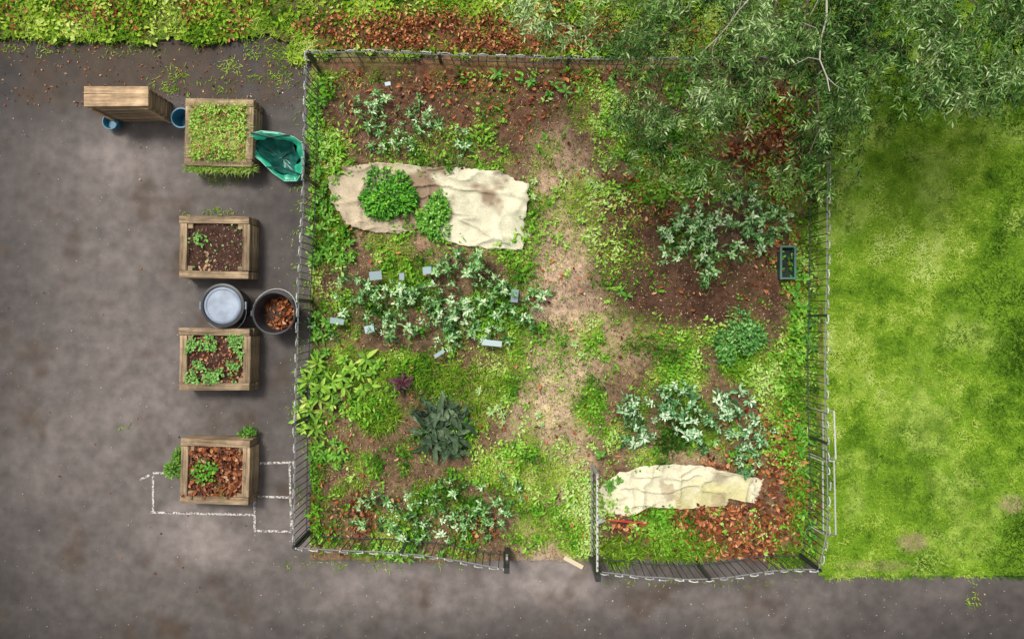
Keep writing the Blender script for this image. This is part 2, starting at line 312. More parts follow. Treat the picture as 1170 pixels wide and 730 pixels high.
# ---------- plants
def shrub(name,u,v,r,h,n,L,Wd,cols,squash=1.0,parent=None,org=None,lumps=7):
    b=B(); x0,y0=W(u,v,h*.7); R=r/S*(H-h*.7)/H
    if org is not None: x0,y0=org
    lc=[(0,0,.42)]+[(math.cos(a)*rr,math.sin(a)*rr,rng.uniform(.22,.42)) for a,rr in zip(rng.uniform(0,6.28,lumps),rng.uniform(.35,.78,lumps))]
    per=n//len(lc)
    for lx,ly,lr in lc:
        th=rng.uniform(0,6.28,per); ph=np.arccos(rng.uniform(-.2,1,per)); q=lr*rng.uniform(.5,1.15,per)
        px=lx+q*np.sin(ph)*np.cos(th); py=ly+q*np.sin(ph)*np.sin(th); pz=np.clip(.45+q*np.cos(ph)*1.1-.3*np.hypot(lx,ly),.03,1.2)
        P=np.stack([x0+px*R,y0+py*R*squash,pz*h],-1)
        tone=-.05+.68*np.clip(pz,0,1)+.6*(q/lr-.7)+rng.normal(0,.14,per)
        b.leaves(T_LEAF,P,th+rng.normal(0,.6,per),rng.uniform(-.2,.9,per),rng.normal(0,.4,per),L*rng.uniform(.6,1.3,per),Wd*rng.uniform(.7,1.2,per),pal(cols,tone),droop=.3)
    for i in range(8):
        a=rng.uniform(0,6.28); b.tube([(x0,y0,.0),(x0+.4*R*math.cos(a),y0+.4*R*math.sin(a),h*.6)],[.008,.004],(.12,.09,.05),5)
    return b.finish(name,M_leaf,parent)
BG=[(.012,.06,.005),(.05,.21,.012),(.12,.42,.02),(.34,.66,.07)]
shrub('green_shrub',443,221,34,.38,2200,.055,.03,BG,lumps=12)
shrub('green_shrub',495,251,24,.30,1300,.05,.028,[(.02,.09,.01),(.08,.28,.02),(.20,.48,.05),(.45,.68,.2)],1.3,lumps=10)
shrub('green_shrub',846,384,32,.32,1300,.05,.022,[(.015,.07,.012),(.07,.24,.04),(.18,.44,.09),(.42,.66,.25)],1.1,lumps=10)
BP=[(.03,.085,.02),(.085,.23,.05),(.19,.42,.12),(.40,.63,.28),(.72,.85,.58)]
def beans(name,spots,cols=BP,h0=.15,h1=.46,L=.072,nl=28,bias=0.0):
    b=B()
    for (u,v) in spots:
        h=rng.uniform(h0,h1); x,y=W(u,v,h); x=float(x);y=float(y); sc=rng.uniform(.5,1.25)
        lx,ly=rng.normal(0,.07,2)
        b.tube([(x+lx,y+ly,0),(x,y,h)],[.007,.004],(.14,.26,.08),5)
        n=int(nl*rng.uniform(.5,1.25)); t=np.sort(rng.random(n))**.7; yaw=np.arange(n)*2.4+rng.normal(0,.6,n)
        off=(1-t)*.10*rng.random(n)
        P=np.stack([x+lx*(1-t)+np.cos(yaw)*off,y+ly*(1-t)+np.sin(yaw)*off,h*(.2+.8*t)],-1)
        k=L*sc; pb=rng.normal(bias,.15)
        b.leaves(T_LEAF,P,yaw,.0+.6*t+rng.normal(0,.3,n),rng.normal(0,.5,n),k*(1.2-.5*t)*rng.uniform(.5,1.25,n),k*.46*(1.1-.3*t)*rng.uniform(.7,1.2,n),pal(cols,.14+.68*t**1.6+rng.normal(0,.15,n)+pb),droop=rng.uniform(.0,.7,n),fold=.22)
    return b.finish(name,M_leaf)
def spots(ells,n,sp=9,ex=1.0):
    out=[]
    for _ in range(n*30):
        cx,cy,rx,ry=ells[rng.integers(len(ells))]; a=rng.uniform(0,6.28);q=math.sqrt(rng.random())*ex
        p=(cx+rx*q*math.cos(a),cy+ry*q*math.sin(a))
        if all((p[0]-o[0])**2+(p[1]-o[1])**2>sp*sp for o in out): out.append(p)
        if len(out)>=n: break
    return out
beans('broad_bean_plants',spots([(535,330,30,26),(510,350,40,26),(560,372,40,18),(470,345,32,22),(520,380,28,16),(590,350,28,16),(435,335,26,12),(515,306,16,14),(548,312,8,20),(440,370,22,10)],96,8,1.3))
beans('broad_bean_plants',spots([(435,125,14,18),(455,150,32,15),(430,165,12,10),(475,130,18,14),(490,148,14,10),(525,160,10,16)],34,9,1.2),h0=.15,h1=.33,L=.062)
beans('broad_bean_plants',spots([(778,268,22,14),(800,250,20,16),(830,268,24,20),(868,245,26,16),(812,298,8,24),(850,225,18,14),(770,290,12,12),(890,255,16,16),(865,275,18,8)],62,8,1.2),bias=.06)
beans('broad_bean_plants',spots([(740,470,30,18),(775,462,22,26),(800,492,30,20),(840,475,26,22),(865,495,20,14),(735,500,16,12),(855,522,10,20),(720,480,10,10)],70,8,1.2),[(.025,.09,.03),(.08,.23,.07),(.19,.42,.17),(.40,.63,.34),(.70,.84,.60)],bias=.03)
beans('broad_bean_plants',spots([(430,588,26,16),(470,590,30,22),(520,575,32,20),(560,590,22,20),(583,565,12,26),(500,605,40,12)],66,8,1.3),h0=.12,h1=.36,L=.066)
beans('broad_bean_plants',spots([(385,345,20,14),(410,325,20,12),(375,375,16,10),(400,120,20,10)],14,11,1.2),h0=.12,h1=.3,L=.06)
def rosette(name,u,v,n,L,Wd,cols,h=.2,droop=.6,p0=.2,p1=1.0,tp=None,z0=.05,tone=.5,wave=0):
    b=B();x,y=W(u,v,h*.5);yaw=np.arange(n)*2.4+rng.normal(0,.25,n);t=np.arange(n)/n
    P=np.stack([x+0*yaw,y+0*yaw,z0+h*.3*t],-1)
    b.leaves(tp or T_STRAP,P,yaw,p0+(p1-p0)*t+rng.normal(0,.15,n),rng.normal(0,.3,n),L*(1.1-.4*t)*rng.uniform(.7,1.2,n),Wd*rng.uniform(.7,1.2,n),pal(cols,tone+rng.normal(0,.2,n)),droop=droop*rng.uniform(.6,1.3,n),fold=.2,wave=wave)
    return b
KD=[(.010,.025,.012),(.035,.07,.03),(.085,.14,.07),(.24,.30,.18)]
b=B()
for (du,dv,L) in [(0,0,.38),(-16,8,.34),(16,10,.34),(4,-18,.30),(-14,-12,.28),(10,26,.28),(-6,20,.3),(20,-8,.28)]:
    q=rosette('x',504+du,486+dv,11,L,.075,KD,.35,.7,wave=.35,tone=.5); b.raw(np.concatenate(q.V),np.concatenate(q.T),np.concatenate(q.C))
b.finish('kale_plant',M_leaf)
rosette('x',458,438,34,.17,.055,[(.03,.01,.015),(.07,.022,.03),(.13,.035,.05)],.25,tp=T_LEAF).finish('purple_lettuce',M_leaf)
YG=[(.05,.14,.01),(.13,.32,.02),(.30,.52,.05),(.55,.68,.15)]
def broad(name,sp,L,cols,n=12,Wf=.36,h=.22):
    b=B()
    for u,v in sp:
        q=rosette('x',u,v,int(n*rng.uniform(.7,1.3)),L*rng.uniform(.6,1.2),L*Wf*rng.uniform(.7,1.1),cols,h,.5,.0,.9,T_LEAF,.06)
        b.raw(np.concatenate(q.V),np.concatenate(q.T),np.concatenate(q.C))
    return b.finish(name,M_leaf)
broad('leafy_chard_plants',spots([(385,425,28,20),(420,425,20,16),(352,470,16,24),(365,445,20,20),(405,440,25,12)],26,11,1.1),.16,YG)
broad('dock_plants',spots([(918,380,12,40),(912,330,10,30),(920,520,10,40),(922,600,10,20)],18,12),.13,[(.03,.12,.01),(.09,.30,.02),(.24,.50,.06)],9,.4)
broad('dock_plants',spots([(685,525,6,6),(700,550,10,8),(718,332,10,10),(640,100,30,12),(590,88,30,8),(700,90,10,10)],14,9),.11,[(.03,.12,.01),(.10,.30,.03),(.28,.5,.1)],8,.45)
broad('border_plants',spots([(362,150,10,60),(365,270,12,60),(385,285,20,14),(372,240,12,30),(365,380,10,30),(375,520,20,16),(450,632,60,6)],60,8),.10,[(.04,.15,.01),(.13,.36,.03),(.32,.55,.10)],10,.42)
broad('pale_weed_plants',spots([(665,398,14,18),(610,212,10,14),(620,480,10,10),(580,470,20,15),(600,270,10,8),(690,215,20,20),(560,455,20,15)],18,8),.075,[(.2,.36,.09),(.40,.56,.2),(.6,.7,.35)],14,.38,.12)
b=B(); sp=spots([(480,425,18,14),(540,450,50,26),(500,430,60,14),(430,475,24,20)],70,7)
for u_,v_ in sp+spots([(770,628,60,14),(710,632,24,14),(920,560,14,60),(905,640,20,8),(930,300,8,60),(845,420,20,8)],110,6):
    x,y=W(u_,v_,.15); n=26; yaw=rng.uniform(0,6.28,n)
    b.leaves(T_BLADE,np.stack([x+rng.normal(0,.02,n),y+rng.normal(0,.02,n),.03+0*yaw],-1),yaw,rng.uniform(.3,1.3,n),0,rng.uniform(.08,.2,n),.010,pal(GP,.33+rng.normal(0,.18,n)),droop=.5)
b.finish('tall_grass_tufts',M_grass)
# ---------- fabric sheets
def sheet(name,poly,z0,fold,seed,colf):
    P=np.array([W(u_,v_) for u_,v_ in poly]); c=P.mean(0); m=len(P); per=14; out=[]
    for i in range(m):
        for j in range(per): out.append(P[i]+(P[(i+1)%m]-P[i])*j/per)
    out=np.array(out); K=len(out); a=np.arange(K)
    out=c+(out-c)*(1+.05*(vn(a/3.,a*0.,seed)-.5)+.04*(vn(a/1.1,a*0.,seed+2)-.5))[:,None]
    R=60
    r=np.linspace(0,1,R)[1:]
    XY=c+(out-c)[None]*r[:,None,None]; X=XY[...,0];Y=XY[...,1]
    wx=X+.35*fbm(X,Y,1.3,seed); wy=Y+.35*fbm(X,Y,1.3,seed+9)
    rid=lambda f,s_,ax:1-np.abs(2*fbm(wx*f*ax,wy*f/ax,1,s_,2)-1)
    Z=z0+fold*(rid(1.6,seed,1.6)**9*.6+rid(2.6,seed+4,.6)**12*.5)+.012*fbm(X,Y,7,seed+3)+.03*fbm(X,Y,1.5,seed+6)-.02*(r[:,None]>.985)
    U=X*S+CX;Vv=CY-Y*S
    C=colf(X,Y,U,Vv).reshape(-1,3)
    V=np.concatenate([np.array([[c[0],c[1],Z[0].mean()]]),np.stack([X,Y,Z],-1).reshape(-1,3)]); C=np.concatenate([C[:1],C])
    T=[(0,1+j,1+(j+1)%K) for j in range(K)]
    for i in range(R-2):
        for j in range(K):
            p=1+i*K+j;q=1+i*K+(j+1)%K; T+=[(p,p+K,q+K),(p,q+K,q)]
    return mkmesh(name,V,np.array(T),C,M_fab,smooth=True)
def colA(X,Y,U,V):
    c=np.zeros(X.shape+(3,))+np.array((.62,.59,.43))
    c=mixc(c,(.46,.37,.26),np.clip(1-sm(U,455,500),0,1)*.85)
    c=mixc(c,(.22,.14,.09),sm(fbu(U,V,2.2,201)+.42*E(U,V,477,240,24,34),.54,.70)*.85)
    return c*(.85+.3*fbu(U,V,5,203))[...,None]
def colB(X,Y,U,V):
    c=np.zeros(X.shape+(3,))+np.array((.66,.62,.44))
    c=mixc(c,(.48,.44,.18),sm(fbu(U,V,2.0,211),.5,.7)*.7); c=mixc(c,(.3,.22,.14),sm(fbu(U,V,4,213),.6,.72)*.6)
    return c*(.88+.24*fbu(U,V,5,203))[...,None]
sheet('fleece_sheet',[(379,205),(396,190),(430,187),(475,191),(530,193),(572,198),(603,212),(600,248),(597,287),(560,285),(530,282),(505,274),(480,262),(455,268),(425,266),(398,258),(381,232)],.045,.11,5,colA)
sheet('fleece_sheet',[(686,556),(705,540),(735,531),(770,529),(805,531),(840,540),(872,546),(866,560),(862,574),(835,562),(828,576),(790,580),(740,578),(715,588),(692,584)],.045,.09,12,colB)
b=B()
u,v=scatter(4500,(370,180,880,600),lambda u,v:np.clip(E(u,v,600,270,14,25)+E(u,v,385,245,14,25)+E(u,v,690,570,16,18)+E(u,v,505,275,25,10)+E(u,v,480,205,22,14)*.4+E(u,v,470,265,22,10),0,1)); n=len(u)
b.leaves(T_LEAF,np.stack([*W(u,v),rng.uniform(.09,.14,n)],-1),rng.uniform(0,6.28,n),rng.uniform(-.1,.7,n),rng.normal(0,.3,n),rng.uniform(.03,.06,n),rng.uniform(.015,.03,n),pal(CP,.45+rng.normal(0,.17,n)),droop=.3)
b.finish('creeping_weeds',M_grass)
# ---------- fence
BLK=(.03,.03,.032); GR=(.55,.55,.53)
def fence(name,tops,h=.72,sp=.10):
    b=B(); P=np.array([W(u_,v_,h) for u_,v_ in tops]); seg=np.linalg.norm(np.diff(P,axis=0),axis=1); cum=np.r_[0,np.cumsum(seg)]; Ln=cum[-1]
    f=lambda d:np.array([np.interp(d,cum,P[:,0]),np.interp(d,cum,P[:,1])])
    ds=np.arange(0,Ln,sp)
    for i,d in enumerate(ds):
        x,y=f(d)+rng.normal(0,.006,2); hh=h+rng.normal(0,.008); l=rng.normal(0,.012,2)
        b.tube([(x-l[0],y-l[1],0),(x,y,hh)],.0062,np.array(BLK)*rng.uniform(.6,2.2),5)
        b.tube([(x,y,hh),(x,y,hh+.03)],[.013,.006],np.array(GR)*rng.uniform(.3,1.4),6)
        if i+1<len(ds) and i%2==0:
            x2,y2=f(ds[i+1]); m=[(x,y,h)]
            for a in (.25,.5,.75): m.append((x+(x2-x)*a,y+(y2-y)*a,h+.035*math.sin(a*math.pi)))
            m.append((x2,y2,h)); b.tube(m,.007,np.array(GR)*rng.uniform(.5,1.3),4)
    n=max(3,int(Ln/.25))
    b.tube([(*f(d),.12) for d in np.linspace(0,Ln,n)],.008,(.06,.06,.062),4)
    b.tube([(*(f(d)+rng.normal(0,.003,2)),h-.05) for d in np.linspace(0,Ln,n)],.009,(.22,.22,.22),4)
    for d in np.linspace(0,Ln,max(2,int(round(Ln/1.8))+1)):
        x,y=f(d); b.box((x,y,h/2),(.035,.035,h),BLK)
    return b.finish(name,M_attr)
fence('metal_fence',[(349,60),(347,140),(345,240),(340,330),(338,420),(336,520),(335,625)])
fence('metal_fence',[(352,59),(430,58),(520,62),(620,65),(720,67),(835,66),(948,64)],.36,.13)
fence('metal_fence',[(950,68),(948,190),(947,300),(945,400),(945,470),(948,560),(947,612),(938,652)])
fence('metal_fence',[(337,627),(380,630),(440,632),(500,637),(540,646),(577,651)])
fence('metal_fence',[(686,655),(740,661),(800,664),(850,659),(895,652),(936,652)])
x,y=W(683,657,.8); e=empty('metal_gate',x,y)
b=B(); L=1.28; b.box((0,-.03,.43),(.07,.07,.86),BLK)
b.box((0,L/2+.03,.74),(.025,L,.03),(.5,.5,.48)); b.box((0,L/2+.03,.14),(.025,L,.03),(.2,.2,.2)); b.box((.0,L+.03,.44),(.035,.035,.64),(.3,.3,.3))
for d in np.arange(.09,L,.09): b.tube([(0,d,.14),(0,d,.8)],.007,BLK,5)
b.finish('gate_frame',M_attr,e)
b=B(); x,y=W(579,650,.8); b.box((x,y,.43),(.075,.075,.86),BLK); b.box((x,y+.05,.5),(.03,.06,.12),(.3,.3,.3)); b.finish('gate_post',M_attr)
b=B()
def pt(u_,v_,z): return W3(u_,v_,z)
WH=(.6,.6,.55)
for v0,v1 in ((470,524),(527,610)):
    a=[pt(940,v0,.45),pt(953,v0,.8),pt(955,v1,.8),pt(941,v1,.45)]
    for i in range(4): b.tube([a[i],a[(i+1)%4]],.011,np.array(WH)*rng.uniform(.7,1.1),6)
    for q in (a[0],a[3]): b.tube([q,(q[0]-.03,q[1],0)],.008,WH,6)
b.finish('white_metal_frame',M_attr)
# ---------- painted markings
m,nt,bs=newmat('worn_white_paint'); tc=N(nt,'ShaderNodeTexCoord'); n=N(nt,'ShaderNodeTexNoise'); n.inputs['Scale'].default_value=38; n.inputs['Detail'].default_value=6
nt.links.new(tc.outputs['Object'],n.inputs['Vector']); r=N(nt,'ShaderNodeValToRGB'); r.color_ramp.elements[0].position=.42; r.color_ramp.elements[1].position=.58
r.color_ramp.elements[0].color=(.12,.105,.095,1); r.color_ramp.elements[1].color=(.6,.57,.53,1); nt.links.new(n.outputs[0],r.inputs[0]); nt.links.new(r.outputs[0],bs.inputs['Base Color']); bs.inputs['Roughness'].default_value=.8
V=[];T=[]
def line(a,c,w=.03):
    p=np.array(W(*a));q=np.array(W(*c));d=(q-p)/np.linalg.norm(q-p);nn=np.array((-d[1],d[0]))*w/2;k=len(V)
    for r_ in (p-nn,q-nn,q+nn,p+nn): V.append((*r_,.004+.0004*k/4))
    T.append((k,k+1,k+2,k+3))
for a,c in [((175,543),(175,585)),((172,585),(290,588)),((160,548),(172,542)),((292,567),(333,568)),((291,567),(291,606)),((291,606),(333,607)),((331,530),(333,607)),((297,529),(335,528)),((292,530),(292,567)),((175,540),(205,541))]: line(a,c)
mkmesh('painted_markings',V,np.array(T),None,m)
# ---------- planters
def board(par,name,sz,loc,mat,rz=0,bev=.006,rx=0,ry=0):
    me=bpy.data.meshes.new(name); v=[(x*sz[0]/2,y*sz[1]/2,z*sz[2]/2) for x in(-1,1) for y in(-1,1) for z in(-1,1)]
    me.from_pydata(v,[],[(0,1,3,2),(4,6,7,5),(0,4,5,1),(2,3,7,6),(0,2,6,4),(1,5,7,3)]); me.materials.append(mat)
    o=bpy.data.objects.new(name,me); o.location=loc; o.rotation_euler=(rx,ry,rz); o.parent=par; bpy.context.scene.collection.objects.link(o)
    md=o.modifiers.new('b','BEVEL'); md.width=bev; md.segments=2; return o
def planter(u0,v0,u1,v1,h,rot,kind):
    x0,y1=W(u0,v0,h);x1,y0=W(u1,v1,h); cx,cy=(x0+x1)/2,(y0+y1)/2; w,d=float(x1-x0),float(y1-y0)
    e=empty('wooden_planter',cx,cy); e.rotation_euler=(0,0,rot); t=.10; nc=3; ch=h/nc
    for k in range(nc):
        z=ch*(k+.5); j=lambda:rng.normal(0,.006)
        board(e,'board_front',(w-.004*k,t,ch-.006),(j(),-d/2+t/2,z),M_wood,rng.normal(0,.006)); board(e,'board_back',(w,t,ch-.006),(j(),d/2-t/2,z),M_wood,rng.normal(0,.006))
        board(e,'board_left',(d-2*t-.012,t,ch-.006),(-w/2+t/2,0,z),M_wood,math.pi/2); board(e,'board_right',(d-2*t-.012,t,ch-.006),(w/2-t/2,0,z),M_wood,math.pi/2)
    for sx in(-1,1):
        for sy in (-1,1): board(e,'corner_post',(.07,.07,h-.03),(sx*(w/2-t-.036),sy*(d/2-t-.036),h/2-.01),M_wood)
    wi,di=w-2*t+.01,d-2*t+.01; xs=np.linspace(-wi/2,wi/2,40);ys=np.linspace(-di/2,di/2,40);X,Y=np.meshgrid(xs,ys)
    Z=h-.10+.05*fbm(X+cx,Y+cy,6,5)+.03*fbm(X+cx,Y+cy,25,6); i=np.arange(39)[None]+40*np.arange(39)[:,None]
    Q=np.stack([i,i+1,i+41,i+40],-1).reshape(-1,4); c=np.array((.065,.034,.025))*(.6+.9*fbm(X+cx,Y+cy,14,7))[...,None]
    mkmesh('soil',np.stack([X,Y,Z],-1).reshape(-1,3),Q,c.reshape(-1,3),M_soil,e,True)
    def rp(n,f=None):
        px=rng.uniform(-wi/2,wi/2,n);py=rng.uniform(-di/2,di/2,n)
        if f is not None: k=rng.random(n)<f(px/wi*2,py/di*2);px,py=px[k],py[k]
        return np.stack([px,py,h-.06+rng.uniform(0,.03,len(px))],-1)
    b=B()
    P=rp(260);n=len(P); b.leaves(T_DIA,P,rng.uniform(0,6.28,n),0,0,rng.uniform(.01,.035,n),.01,pal([(.05,.03,.02),(.3,.2,.13),(.55,.42,.3)],rng.random(n)))
    def clover(P,cols,s=1.0,up=.04):
        n=len(P);P=P+np.array([0,0,up]); b.leaves(T_LEAF,P,rng.uniform(0,6.28,n),rng.uniform(-.1,.7,n),rng.normal(0,.3,n),s*rng.uniform(.025,.05,n),s*rng.uniform(.018,.03,n),pal(cols,rng.beta(2,2,n)),droop=.2)
    def grassy(P,L,tone):
        n=len(P); b.leaves(T_BLADE,P,rng.uniform(0,6.28,n),rng.uniform(.2,1.2,n),0,L*rng.uniform(.5,1.3,n),.009,pal(GP,tone+rng.normal(0,.18,n)),droop=.5)
    if kind==0:
        P=rp(7000); grassy(P,.11,.58+1.8*(fbm(P[:,0],P[:,1],7,3)-.45)); clover(rp(1500,lambda x,y:sm(fbm(x,y,3,8),.4,.6)),[(.08,.22,.02),(.30,.52,.05),(.55,.68,.2)],1,.08)
        clover(rp(260),LP,.8,.08)
        n=700; a=rng.uniform(-w/2,w/2,n); P=np.stack([a,-d/2-.02+rng.normal(0,.02,n),h-.06+0*a],-1); grassy(P,.09,.5)
    if kind==1:
        clover(rp(500,lambda x,y:((x+.55)**2+(y-.35)**2<.1)+.02),[(.05,.18,.03),(.18,.45,.08),(.4,.62,.2)]); clover(rp(190,lambda x,y:((x+.3)**2+(y+.6)**2<.12)+0.),[(.2,.1,.05),(.5,.33,.18),(.6,.45,.28)],1.3,0)
    if kind==2:
        clover(rp(1700,lambda x,y:sm(fbm(x,y,2.6,31),.47,.6)),[(.05,.17,.03),(.16,.40,.07),(.38,.6,.18)]); clover(rp(240),LP,1,0)
    if kind==3:
        P=rp(900);n=len(P); addlitter(b,np.zeros(n),np.zeros(n),sz=.9,x=P); clover(rp(600,lambda x,y:((x+.35)**2+(y-.0)**2<.22)+.0),BG,1.1,.07); grassy(rp(250,lambda x,y:((x-.2)**2+(y+.7)**2<.1)+.0),.1,.4)
    b.finish('planting',M_leaf,e); return e,cx,cy
planter(211,113,289,190,.36,-.02,0); planter(205,247,285,318,.36,-.01,1); planter(205,375,286,446,.36,-.01,2)
e4,cx4,cy4=planter(206,502,285,576,.36,-.03,3)
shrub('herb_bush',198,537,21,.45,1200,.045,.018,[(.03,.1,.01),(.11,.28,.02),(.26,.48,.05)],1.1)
shrub('small_weed',281,496,12,.3,200,.04,.02,[(.03,.1,.01),(.09,.26,.02),(.24,.46,.05)],.5)
# ---------- tall wooden storage box
h=.72;x0,y1=W(97,99,h);x1,y0=W(168,122,h);e=empty('wooden_storage_box',(x0+x1)/2,(y0+y1)/2);w,d=float(x1-x0),float(y1-y0)
board(e,'lid_board',(w+.03,d*.62,.03),(0,-d*.17,h-.015),M_woodl,bev=.004,rz=.01); board(e,'lid_board_back',(w+.03,d*.36,.03),(0,d*.33,h-.018),M_woodl,bev=.004)
for k in range(5):
    z=.07+k*.135
    board(e,'side_front',(w-.02,.025,.125),(0,-d/2+.0125,z),M_wood); board(e,'side_back',(w-.02,.025,.125),(0,d/2-.0125,z),M_wood)
    board(e,'side_left',(d-.056,.025,.125),(-w/2+.03,0,z),M_wood,math.pi/2); board(e,'side_right',(d-.056,.025,.125),(w/2-.03,0,z),M_wood,math.pi/2)
for sx in(-1,1): board(e,'corner_batten',(.05,.02,h-.05),(sx*(w/2-.04),-d/2-.0105,h/2-.03),M_woodl)
# ---------- lathe objects
def lathe(name,prof,mat,par,seg=48,loc=(0,0,0),sq=(1,1)):
    V=[];T=[]
    for r_,z in prof:
        for j in range(seg): a=2*math.pi*j/seg; V.append((r_*math.cos(a)*sq[0],r_*math.sin(a)*sq[1],z))
    for i in range(len(prof)-1):
        for j in range(seg):
            p=i*seg+j;q=i*seg+(j+1)%seg;T.append((p,q,q+seg,p+seg))
    o=mkmesh(name,V,np.array(T),None,mat,par,True); o.location=loc; 
    md=o.modifiers.new('e','EDGE_SPLIT'); md.split_angle=math.radians(35); return o
M_black=mat_plain('black_plastic',(.028,.03,.034),.45,0,.3,10); M_lid=mat_plain('grey_blue_plastic',(.27,.32,.40),.42,0,.3,6,.05)
M_blue=mat_plain('blue_plastic',(.03,.16,.26),.4,0,.2,10)
h=.42;x,y=W(254,349,h);e=empty('lidded_bucket',x,y)
lathe('bucket_body',[(.0,0),(.23,0),(.24,.01),(.275,.36),(.30,.365),(.30,.395),(.285,.40)],M_black,e)
lathe('lid_rim',[(.302,.396),(.30,.42),(.27,.425),(.255,.405)],M_black,e)
lathe('lid',[(.256,.403),(.25,.412),(.24,.418),(.225,.424),(.21,.412),(.05,.416),(.001,.416)],M_lid,e)
b=B()
for s_ in(-1,1): b.box((s_*.295,0,.385),(.05,.10,.03),(.2,.25,.32))
a=np.linspace(0,math.pi,14); b.tube([(math.cos(t)*.31,-.02-math.sin(t)*.33,.38-.12*math.sin(t)) for t in a],.006,(.35,.36,.38),5); b.finish('handle',M_attr,e)
h=.45;x,y=W(313,358,h);e=empty('black_bucket',x,y)
lathe('bucket_body',[(.0,0),(.22,0),(.23,.01),(.275,.41),(.295,.412),(.297,.45),(.285,.455),(.272,.45),(.262,.40),(.235,.2),(.23,.2)],M_black,e)
b=B(); n=260;a=rng.uniform(0,6.28,n);q=.22*np.sqrt(rng.random(n)); P=np.stack([q*np.cos(a),q*np.sin(a),.18+.06*rng.random(n)+.05*np.cos(a)],-1); addlitter(b,np.zeros(n),np.zeros(n),sz=.9,x=P)
b.finish('dead_leaves',M_litter,e)
lathe('compost',[(.235,.17),(.12,.20),(.001,.21)],mat_plain('compost',(.05,.03,.02),.95,0,.5,30,.8),e)
b=B(); a=np.linspace(0,math.pi,14); b.tube([(math.cos(t)*.30,.03+math.sin(t)*.31,.43-.1*math.sin(t)) for t in a],.006,(.45,.45,.45),5)
for s_ in(-1,1): b.box((s_*.305,0,.42),(.03,.07,.05),BLK)
b.finish('handle',M_attr,e)
x,y=W(207,135,.3);e=empty('blue_pot',x,y); lathe('pot',[(.0,0),(.09,0),(.125,.27),(.14,.27),(.14,.31),(.125,.31),(.1,.08),(.001,.08)],M_blue,e)
x,y=W(128,140,.1);e=empty('blue_pot',x,y); lathe('pot',[(.0,0),(.08,0),(.10,.12),(.11,.12),(.11,.15),(.10,.15),(.08,.05),(.001,.05)],M_blue,e)
# ---------- green garden bag: crumpled woven bag lying open, mouth up-left
M_bag=mat_plain('green_woven_plastic',(.018,.34,.20),.25,0,.45,8,.25); M_bagin=mat_plain('bag_lining',(.01,.10,.08),.3,0,.6,7,.4)
x,y=W(316,179,.25);e=empty('garden_waste_bag',x,y)
rim=[(280,162),(287,153),(299,150),(318,152),(336,157),(346,164),(347,182),(345,197),(339,207),(325,207),(312,198),(298,184),(286,175)]
rz=[.30,.36,.42,.42,.36,.30,.22,.16,.12,.14,.22,.26,.28]
K=104;tt=np.arange(K)/K*len(rim);i0=tt.astype(int);fr=tt-i0
rp_=np.array([W(a_,b_,z_) for (a_,b_),z_ in zip(rim,rz)]);rx=rp_[i0]*(1-fr[:,None])+rp_[(i0+1)%13]*fr[:,None];rzz=np.array(rz)[i0]*(1-fr)+np.array(rz)[(i0+1)%13]*fr
rx=rx-np.array([float(x),float(y)]); cc=rx.mean(0)
def bagpart(name,levels,mat):
    V=[];T=[]
    for li,(s_,zf,am) in enumerate(levels):
        a=np.arange(K)/K*6.283; cr=1+am*(vn(np.cos(a)*3+5,np.sin(a)*3+li*.35,4)-.5)+am*.3*np.sin(a*7+li*.8)
        for j in range(K): p=cc+(rx[j]-cc)*s_*cr[j]; V.append((p[0],p[1],max(.004,rzz[j]*zf+am*.12*(vn(math.cos(a[j])*4+li,math.sin(a[j])*4,9)-.5))))
    for i in range(len(levels)-1):
        for j in range(K): p=i*K+j;q=i*K+(j+1)%K;T.append((p,q,q+K,p+K))
    mkmesh(name,V,np.array(T),None,mat,e,True)
bagpart('bag_outer',[(.5,0,.1),(.85,.02,.15),(.95,.3,.2),(.92,.6,.16),(.98,.9,.08),(1.0,1.0,.03),(.97,1.03,.03),(.86,.98,.12),(.76,.85,.2)],M_bag)
bagpart('bag_inner',[(.75,.84,.2),(.62,.62,.3),(.48,.4,.35),(.34,.28,.35),(.2,.2,.3),(.02,.15,0)],M_bagin)
b=B()
def hp(j,z=0): return np.array([rx[j][0],rx[j][1],rzz[j]+z])
for a_,b_ in ((8,30),(58,84)):
    p,q=hp(a_),hp(b_); mid=(p+q)/2; pts=[p,p*.75+mid*.25+[0,0,.03],mid*.85+np.array([*cc,.2])*.15+[0,0,.05],q*.75+mid*.25+[0,0,.03],q]
    b.tube(pts,.013,(.01,.05,.04),5)
b.tube([hp(j,.004) for j in range(0,K,4)]+[hp(0,.004)],.007,(.25,.6,.45),5)
b.finish('bag_handles',M_attr,e)
# ---------- small things
def slab(name,u_,v_,w,d,z,rz,col):
    x,y=W(u_,v_,z);b=B();b.box((x,y,z),(w,d,.006),col,rz,rng.uniform(-.12,.12),rng.uniform(-.12,.12));b.box((x,y,z/2-.008),(.01,.01,z),(.2,.14,.08)); return b.finish(name,M_attr)
for u_,v_,w,d,r_ in [(429,315,.17,.12,.1),(385,367,.19,.08,-.15),(422,376,.13,.10,.2),(588,338,.10,.18,-.1),(488,309,.12,.10,.1),(562,392,.28,.08,-.1),(502,404,.16,.05,.6),(459,316,.07,.10,0),(443,96,.08,.05,.2)]:
    slab('plant_label_slate',u_,v_,w,d,.25,r_,np.array((.24,.33,.35))*rng.uniform(.7,1.4))
x,y=W(900,300,.15);e=empty('green_trough',x,y);b=B();GC=(.03,.075,.065)
b.box((0,0,.01),(.18,.42,.02),GC)
for s_ in(-1,1): b.box((s_*.095,0,.085),(.012,.44,.15),GC); b.box((0,s_*.214,.085),(.176,.012,.15),GC); b.box((s_*.1,0,.165),(.028,.48,.012),(.08,.17,.14)); b.box((0,s_*.222,.165),(.17,.026,.012),(.08,.17,.14))
b.finish('trough_body',M_attr,e)
